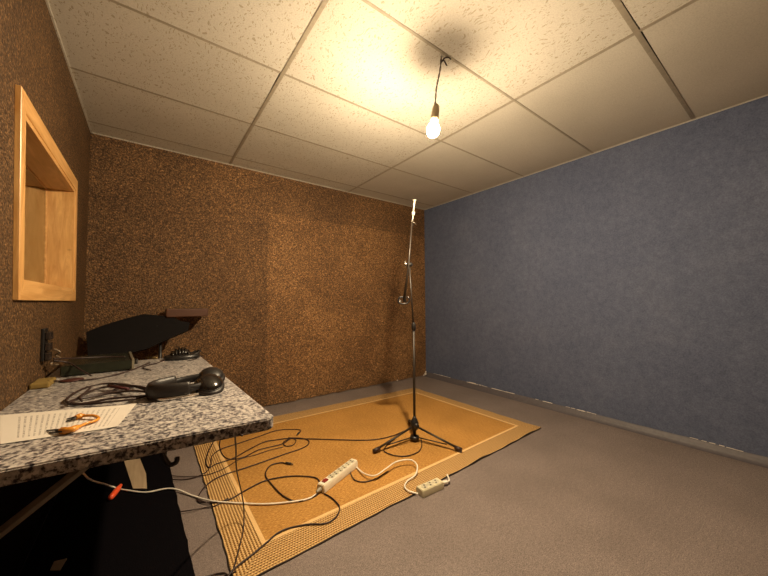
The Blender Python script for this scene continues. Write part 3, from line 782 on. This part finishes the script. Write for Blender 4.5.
# wall power adapters
ad = thing('wall_socket', (XL, 2.035, .80), 'black socket with plugged adapters on the left wall below the window', 'socket')
bm = BM(); box(bm, XL, XL+.012, 1.990, 2.055, .755, .895, bev=.003); obj('back_plate', bm, BLACKP, ad)
for z, s in ((.862, 1.0), (.815, .9), (.772, .8)):
    bm = BM(); box(bm, XL+.012, XL+.030, 1.995, 1.995+.050*s, z-.018, z+.018, bev=.004); obj('plug', bm, plain('glossy_black_plug', (.025, .018, .015), .22), ad)
bm = BM(); tube(bm, catmull([(XL+.035, 2.035, .800), (XL+.055, 2.035, .785), (XL+.03, 2.10, .765), (XL+.05, 2.08, .748), (XL+.025, 2.035, .735), (XL+.04, 2.10, .72)], 6), .0035, 8)
obj('cord_twist', bm, plain('grey_cord', (.20, .15, .10), .35), ad, True)
for P in ([(XL+.035, 2.035, .757), (XL+.10, 2.12, .740), (XL+.16, 2.16, .732), (XL+.22, 2.17, .726), (XL+.28, 2.15, .723)],
          [(XL+.035, 2.035, .748), (XL+.08, 2.06, .73), (XL+.13, 2.0, .700), (XL+.17, 1.97, .674)]):
    bm = BM(); tube(bm, catmull(P, 8), .0035, 8); obj('cord', bm, BLACKR, ad, True)

# ------------------------------------------------------------------ music stand behind the worktop
MY = 2.86
ms = thing('music_stand', (.075, MY, 0), 'black music stand with tilted desk behind the worktop by the cork wall', 'music stand')
def P_(u, v, y): return at_y(u, v, y)
tilt = .62
def desk_pt(u, v):
    # plane leaning back: y = MY + tilt*(z-.80)
    d = ray(u, v); # EYE+ d*t : d.y t = MY + tilt*(CAMZ + d.z t - .80)
    t = (MY+tilt*(CAMZ-.80))/(d.y-tilt*d.z); return EYE+d*t
nrm = Vector((0, 1, -tilt)).normalized()
outl = [(86, 332), (104, 325), (124, 319), (143, 314), (172, 316.5), (180, 321), (190, 322.5), (188, 331), (165, 341), (148, 349), (128, 354), (88, 356)]
front = [desk_pt(u, v) for u, v in outl]
bm = BM(); a = [bm.verts.new(p) for p in front]; b = [bm.verts.new(p+nrm*.004) for p in front]
bm.faces.new(a); bm.faces.new(b[::-1])
for i in range(len(a)): j = (i+1) % len(a); bm.faces.new((a[i], a[j], b[j], b[i]))
obj('desk', bm, plain('matt_black_desk', (.006, .005, .005), .7, spec=.08), ms)
bm = BM(); lp = [desk_pt(u, v)-nrm*.001 for u, v in ((100, 355), (128, 354), (148, 349), (165, 341), (188, 331))]
for q0, q1 in zip(lp, lp[1:]): tube(bm, [q0-nrm*.012, q1-nrm*.012], .014, 4, sx=.15, sy=1, up=(0, 0, 1))
obj('ledge', bm, BLACKM, ms)
bm = BM(); tube(bm, [(.075, MY+.02, .02), (.075, MY+.02, .80)], .011, 12); obj('pole', bm, BLACKM, ms, True)
bm = BM(); tube(bm, [(.075, MY+.02, .76), (.05, MY+.035, .83)], .016, 10); obj('tilt_joint', bm, BLACKP, ms, True)
for a_ in (.6, .6+2*PI/3, .6+4*PI/3):
    bm = BM(); e = Vector((.075+.22*math.cos(a_), MY+.02+.22*math.sin(a_), .012))
    tube(bm, [(.075, MY+.02, .16), (.075+.12*math.cos(a_), MY+.02+.12*math.sin(a_), .09), e], .009, 8); obj('leg', bm, BLACKM, ms, True)
bm = BM()
pA, pB = desk_pt(168, 316.2), desk_pt(172, 316.5)
by = pA.y
x0, x1 = P_(166, 312, by).x, P_(208, 312, by).x; zl, zh = P_(180, 317, by).z, P_(180, 309, by).z
box(bm, x0, x1, by-.02, by+.16, zl, zh, bev=.006)
nb = tag(obj('notebook', bm, BROWNB), 'thick brown notebook resting across the top edge of the black music stand', 'book')

# ------------------------------------------------------------------ microphone stand on the rug
SX, SY = 1.548, 1.728
mc = thing('microphone_stand', (SX, SY, RZ), 'tall dark boom microphone stand with tripod base standing on the rug', 'microphone stand')
def on_pole(u, v, off=0.0):
    d = ray(u, v); d2 = Vector((d.x, d.y)); t = (SX*d.x+SY*d.y)/(d2.length_squared); return EYE+d*t
tips = []
for a_ in (math.radians(176), math.radians(-67), math.radians(55)):
    cs, sn = math.cos(a_), math.sin(a_); R_ = .325
    bm = BM(); e = Vector((SX+cs*R_, SY+sn*R_, RZ+.020))
    tube(bm, [(SX+cs*.02, SY+sn*.02, RZ+.105), (SX+cs*.16, SY+sn*.16, RZ+.066), e], .0085, 10, sx=.8)
    lg = obj('leg', bm, STANDM, mc, True)
    bm = BM(); tube(bm, [e-Vector((cs*.03, sn*.03, -.004)), e+Vector((cs*.018, sn*.018, -.004))], .0135, 10); obj('rubber_foot', bm, BLACKR, lg, True)
    bm = BM(); tube(bm, [(SX+cs*.02, SY+sn*.02, RZ+.032), (SX+cs*.24, SY+sn*.24, RZ+.030)], .0042, 8); obj('brace', bm, STANDM, mc, True)
T = Matrix.Translation((SX, SY, RZ))
bm = BM(); lathe(bm, [(.010, .012), (.028, .014), (.034, .026), (.030, .038), (.012, .042)], T, 20); obj('lower_collar', bm, BLACKP, mc, True)
bm = BM(); lathe(bm, [(.010, .042), (.012, .075), (.024, .085), (.030, .105), (.030, .130), (.022, .150), (.013, .165), (.011, .175)], T, 20); obj('hub', bm, BLACKP, mc, True)
bm = BM(); lathe(bm, [(.016, 0), (.018, .004), (.018, .018), (.013, .024), (0, .025)], aim((SX-.01, SY-.028, RZ+.12), (-.4, -1, .1)), 14); obj('knob', bm, BLACKP, mc, True)
zc = on_pole(410.5, 326).z
bm = BM(); tube(bm, [(SX, SY, RZ+.01), (SX, SY, zc)], .0095, 12); obj('lower_tube', bm, STANDM, mc, True)
zj = on_pole(408, 266).z
bm = BM(); tube(bm, [(SX, SY, zc-.02), (SX-.022, SY+.017, zj)], .0065, 12); obj('upper_tube', bm, STANDM, mc, True)
bm = BM(); lathe(bm, [(.011, zc-.03), (.015, zc-.028), (.016, zc-.005), (.014, zc+.018), (.010, zc+.024), (.007, zc+.026)], Matrix.Translation((SX, SY, 0)), 16); obj('height_clutch', bm, BLACKP, mc, True)
jp = Vector((SX-.022, SY+.017, zj))
Xd = Vector((.8, -.6, 0))
bm = BM(); lathe(bm, [(.012, -.02), (.017, -.016), (.017, .016), (.012, .02)], aim(jp+Vector((0, 0, .01)), Xd), 14); obj('boom_joint', bm, BLACKP, mc, True)
bm = BM(); tube(bm, [jp-Xd*.030+Vector((0, 0, .012)), jp-Xd*.022+Vector((0, 0, .010)), jp+Xd*.024+Vector((0, 0, .010))], [.010, .008, .008], 12)
tube(bm, [jp-Xd*.030+Vector((0, 0, -.014)), jp-Xd*.030+Vector((0, 0, .036))], .0065, 8)
part_label(obj('wing_screw', bm, CHROME, mc, True), 'bright chrome wing screw')
btop = on_pole(412.3, 222); bbot = on_pole(404.5, 299)
offs = Vector((-.018, -.012, 0))
bm = BM(); tube(bm, [bbot+offs*.5, jp+offs+Vector((0, 0, .0)), btop+offs*.3], [.0085, .0075, .0065], 12); obj('boom_arm', bm, STANDM, mc, True)
bm = BM()   # counter grip with looped lead at the lower boom end
tube(bm, catmull([bbot+Vector((0, 0, .01)), bbot+Xd*(-.035)+Vector((0, 0, .012)), bbot+Xd*(-.045)+Vector((0, 0, -.018)), bbot+Xd*(-.02)+Vector((0, 0, -.035)), bbot+Xd*.02+Vector((0, 0, -.030)), bbot+Xd*.038+Vector((0, 0, -.006)), bbot+Xd*.02+Vector((0, 0, .016))], 6), .006, 8)
tube(bm, [bbot+Vector((0, 0, .02)), bbot+Vector((0, 0, -.022))], .013, 10)
obj('boom_grip', bm, BLACKP, mc, True)
for qa, qb, rr in ((bbot+Xd*(-.036)+Vector((0, 0, -.008)), bbot+Xd*(-.022)+Vector((0, 0, -.028)), .0065), (bbot+Xd*.022+Vector((0, 0, .02)), bbot+Xd*.034+Vector((0, 0, .004)), .0055)):
    bm = BM(); tube(bm, [qa, qb], rr, 8); part_label(obj('grip_screw', bm, CHROME, mc, True), 'small chrome screw')
bm = BM(); c_ = btop+Vector((0, 0, .0)); tube(bm, [c_-Vector((0, 0, .03)), c_+Vector((0, 0, .012))], [.0075, .009], 10); tube(bm, [c_+Xd*.004, c_+Xd*.028+Vector((0, 0, -.018))], .0045, 8); part_label(obj('boom_tip_joint', bm, CHROME, mc, True), 'chrome joint at the boom tip')
wb, wt_ = on_pole(413.3, 214), on_pole(414.6, 200)
bm = BM(); tube(bm, [btop, wb], .0045, 8); tube(bm, [wb-Vector((0, 0, .012)), wb+Vector((0, 0, .016))], .011, 12); tube(bm, [wb+Vector((0, 0, .014)), wt_], .0062, 12); tube(bm, [wt_-Xd*.014, wt_+Xd*.014], .0035, 8)
part_label(obj('microphone_clip', bm, plain('dull_ivory_clip', (.50, .45, .37), .5), mc, True), 'white plastic clip at the top of the boom')

# ------------------------------------------------------------------ power strips
def mini_socket(bm, c, r, M):
    lathe(bm, [(r, 0), (r, .0012), (r*.82, .0012), (r*.78, -.0001)], M @ Matrix.Translation(c), 16)
def power_strip(root, base, ang, L, Wd, Hh, n, first, pitch, body, switch, zb_):
    M = Matrix.Translation(base) @ Matrix.Rotation(ang, 4, 'Z')
    bm = BM(); w0, w1 = Wd/2, Wd/2*.82
    w1 = w1 if switch else Wd/2*.93; prof = [(-w0, 0), (w0, 0), (w0, Hh*.55), (w1, Hh), (-w1, Hh), (-w0, Hh*.55)]
    a = [bm.verts.new((0, y, z)) for y, z in prof]; b = [bm.verts.new((L, y, z)) for y, z in prof]
    bm.faces.new(a); bm.faces.new(b[::-1])
    for i in range(6): j = (i+1) % 6; bm.faces.new((a[i], a[j], b[j], b[i]))
    bmesh.ops.bevel(bm, geom=bm.edges[:], offset=.003, segments=2, affect='EDGES')
    bmesh.ops.transform(bm, matrix=M, verts=bm.verts[:]); obj('housing', bm, body, root)
    for i in range(n):
        c = Vector((first+i*pitch, 0, Hh))
        bm = BM(); r = min(.019, Wd*.40)
        lathe(bm, [(r, -.001), (r, .0012), (r*.85, .0014), (r*.80, .0004), (0, .0004)], M @ Matrix.Translation(c), 18)
        s = obj('outlet', bm, SHADO, root)
        bm = BM()
        for dy in (-.0085, .0085): lathe(bm, [(.0052, .0), (.0052, .0016), (0, .0016)], M @ Matrix.Translation(c+Vector((dy*.5, dy, 0))), 10)
        obj('pin_hole', bm, HOLE, s)
    if switch:
        bm = BM(); box(bm, .020, .052, -.011, .011, Hh-.002, Hh+.006, bev=.002, M=M); part_label(obj('switch', bm, REDP, root), 'dark red rocker switch')
    return M
s0 = at_z(320.5, 492.5, RZ); s1 = at_z(354.5, 466, RZ)
dv = s1-s0; ang = math.atan2(dv.y, dv.x)
st_ = thing('power_strip', s0, 'long ivory power strip with red switch lying on the rug', 'power strip')
power_strip(st_, s0, ang, dv.length, .052, .042, 6, .088, (dv.length-.115)/5.15, WHITEP, True, RZ)
Ms1 = Matrix.Translation(s0) @ Matrix.Rotation(ang, 4, 'Z')
bm = BM(); lathe(bm, [(.011, 0), (.010, .012), (.006, .03), (.004, .032)], aim(Ms1 @ Vector((.002, 0, .018)), Ms1.to_3x3() @ Vector((-1, 0, 0))), 12); obj('strain_relief', bm, plain('grey_strain_relief', (.30, .28, .22), .5), st_, True)
t0 = at_z(419.5, 496.0, .0); t1 = at_z(440.5, 486.5, .0)
tv = t1-t0; ang2 = math.atan2(tv.y, tv.x)
st2 = thing('power_strip', t0, 'short yellowed three-socket power strip on the floor at the rug edge', 'power strip')
power_strip(st2, t0, ang2, tv.length, .056, .038, 3, .035, (tv.length-.07)/2, CREAMP, False, 0)
Ms2 = Matrix.Translation(t0) @ Matrix.Rotation(ang2, 4, 'Z')

# ------------------------------------------------------------------ cables
def cable(name, px, r, mat, label, lift=0.0, start=None, end=None, cat='cable', zf=None, plug=None):
    P = []
    for i, (u, v) in enumerate(px):
        zz = RZ+r+.0015
        p = at_z(u, v, zz)
        inside = .262 < p.x < 2.5 and 1.25+.028*(p.x-.27) < p.y < 2.84
        if not inside: p = at_z(u, v, r+.0025 if p.x > .19 else r+.008)
        if zf: p = at_z(u, v, p.z+zf(i/(len(px)-1)))
        P.append(p)
    if start: P = [Vector(q) for q in start]+P
    if end: P = P+[Vector(q) for q in end]
    S = catmull(P, 7)
    root = None
    if plug:
        o = thing(name, P[0], label, cat)
        bm = BM(); tube(bm, S, r, 7); obj('lead', bm, mat, o, True)
        for which in plug:
            q0, q1 = (S[0], S[2]) if which == 's' else (S[-1], S[-3])
            d = (q1-q0).normalized(); bm = BM()
            tube(bm, [q0-d*.045+Vector((0, 0, .003)), q0-d*.026+Vector((0, 0, .003))], .0032, 8)
            tube(bm, [q0-d*.026+Vector((0, 0, .003)), q0+d*.004+Vector((0, 0, .003)), q0+d*.016], [.0066, .0066, .004], 10)
            obj('plug', bm, BLACKP, o, True)
        return o
    bm = BM(); tube(bm, S, r, 7); return tag(obj(name, bm, mat, None, True), label, cat)
R1 = .0034
# hanging from the worktop edge down to the rug and towards the viewer
hang = [(.215, .950, WT-.028), at_z(235.6, 434, WT-.04), at_z(236, 450, .50), at_z(236.7, 470, .33), at_z(241, 490, .17), at_z(243.8, 508, .07)]
cable('thin_cable', [(243.5, 528), (240, 545), (235.6, 562), (232, 574)], .0028, BLACKR,
      'thin dark cable hanging off the front edge of the worktop down to the rug', start=hang)
cable('power_cable', [(224, 583), (234, 569), (253, 554), (266, 543), (282, 530.5), (306, 524.5), (325, 523.5), (336, 517), (339.5, 507), (332, 498), (324, 493.5)], R1, BLACKR,
      'dark cable looping from the long power strip along the front rug border')
cable('microphone_cable', [(319, 484), (319, 480.5), (313, 477), (292, 476), (267, 480), (248.7, 488.5), (230, 499), (214, 502.5), (200, 502), (198, 497), (206, 485.6), (221, 476), (251.7, 465.7), (282, 455), (303.7, 447.4), (309, 442), (303.7, 438.5), (288, 437.8)], R1, BLACKR,
      'dark cable making the long narrow loop from the power strip end across the rug')
cable('microphone_cable', [(393, 440), (387, 445), (384, 450.8), (393, 455), (406, 456), (417.8, 452), (421.7, 445.6), (421, 438)], R1, BLACKR,
      'short dark cable looped around the microphone stand feet', plug='s')
cable('microphone_cable', [(407, 429.7), (396, 434.5), (384, 438), (367.8, 440), (340, 439.7), (310, 438.8), (288, 438.5), (275, 440), (264, 442), (248.7, 449.5), (233.4, 458), (216, 464), (209, 467.5), (206, 461), (209, 450), (214, 441)], R1, BLACKR,
      'dark cable running straight from the microphone stand hub towards the worktop')
cable('microphone_cable', [(287, 463.5), (280, 462.7), (270, 465.7), (265.5, 475), (273, 485.6), (282, 494.8), (294.5, 501), (308, 499), (318, 494)], R1, BLACKR,
      'dark cable with a plug curving left of the long power strip', plug='s')
cable('microphone_cable', [(299, 433), (300.5, 430), (291.5, 429.3), (276, 430.6), (258, 436.7), (236.4, 444), (221, 449), (212, 456), (211, 464), (206, 472), (190.6, 478.5), (172, 479.5)], .003, BLACKR,
      'thin dark cable arching across the rug back towards the worktop', plug='s')
cable('microphone_cable', [(221, 437), (219.6, 446), (223, 455), (230, 459), (244, 457), (258, 450), (272, 446.5), (283, 443.5), (291, 438.5), (296, 440.5), (293, 445), (286, 446), (283, 442.5), (288, 439.5)], .003, BLACKR,
      'thin dark cable ending in a small knot of loops on the rug')
cable('thin_cable', [(283, 447), (270, 450), (255, 455), (240, 459), (225, 468), (208, 474.5), (190, 476.5), (172, 475.8)], .0022, BLACKR,
      'very thin dark wire leaving the rug for the bare floor strip')
cable('thin_cable', [(181, 511.5), (192, 510), (205, 507.5), (216, 505.5), (228, 498)], .0026, BLACKR,
      'short dark wire crossing the left rug edge onto bare floor')
cable('thin_cable', [(205, 577), (215, 574), (224, 573), (229, 575), (236, 571)], .0026, BLACKR,
      'short dark wire end at the front left rug corner')
# white lead of the long strip, running under the worktop
e1 = at_z(104, 484, .06); e2 = at_z(91, 480, .14); e3 = at_z(81, 470.5, .24); e4 = Vector((XL+.02, 2.05, .47))
cable('extension_cable', [(317, 493.5), (310, 498), (297.6, 501), (267, 504), (236.5, 503), (212, 501), (193.6, 496), (178.3, 490), (166, 488.7), (146, 492.3), (128, 490.5), (118, 488.5)], .0042, WHITEC,
      'white power lead from the long strip running left under the worktop', end=[e1, e2, e3, e4])
bm = BM(); q0, q1 = at_z(110, 498.5, .020), at_z(121, 485, .020)
tube(bm, [q0, q0.lerp(q1, .12), q0.lerp(q1, .65), q0.lerp(q1, .85), q1], [.010, .014, .014, .010, .007], 14)
tag(obj('cable_connector', bm, ORANGE, None, True), 'orange-red plug connector beside the white lead under the worktop', 'connector')
cable('extension_cable', [(356.5, 467.0), (364, 473.5), (374.9, 475.6), (385.7, 468.8), (396.5, 461.7), (410, 459.8), (417, 465), (415.5, 474.6), (407.4, 481), (404.7, 486.4), (408.7, 491), (418, 493.8)], .0042, WHITEC,
      'white lead curving from the long power strip to the short one', zf=lambda t: .03*math.sin(PI*min(1, t*1.35)) if t < .74 else 0.006)
cable('power_cable', [(350.5, 468), (351, 474), (355, 480), (364, 481.8), (376, 478.5), (388, 471)], .003, BLACKR,  # strand added as the shadow cast by the lifted white lead
      'dark strand standing in for the shadow of the raised white lead')
ea = Ms2 @ Vector((tv.length, 0, .018)); eb = at_z(449, 479.5, .018); ec = at_z(447, 474.5, .006)
bm = BM(); tube(bm, catmull([ea, ea+(eb-ea)*.5+Vector((.01, -.012, 0)), eb, ec], 8), [.009]*8+[.0045]*17, 8)
tag(obj('extension_cable', bm, WHITEC, None, True), 'white lead bending from the short power strip under the rug', 'cable')
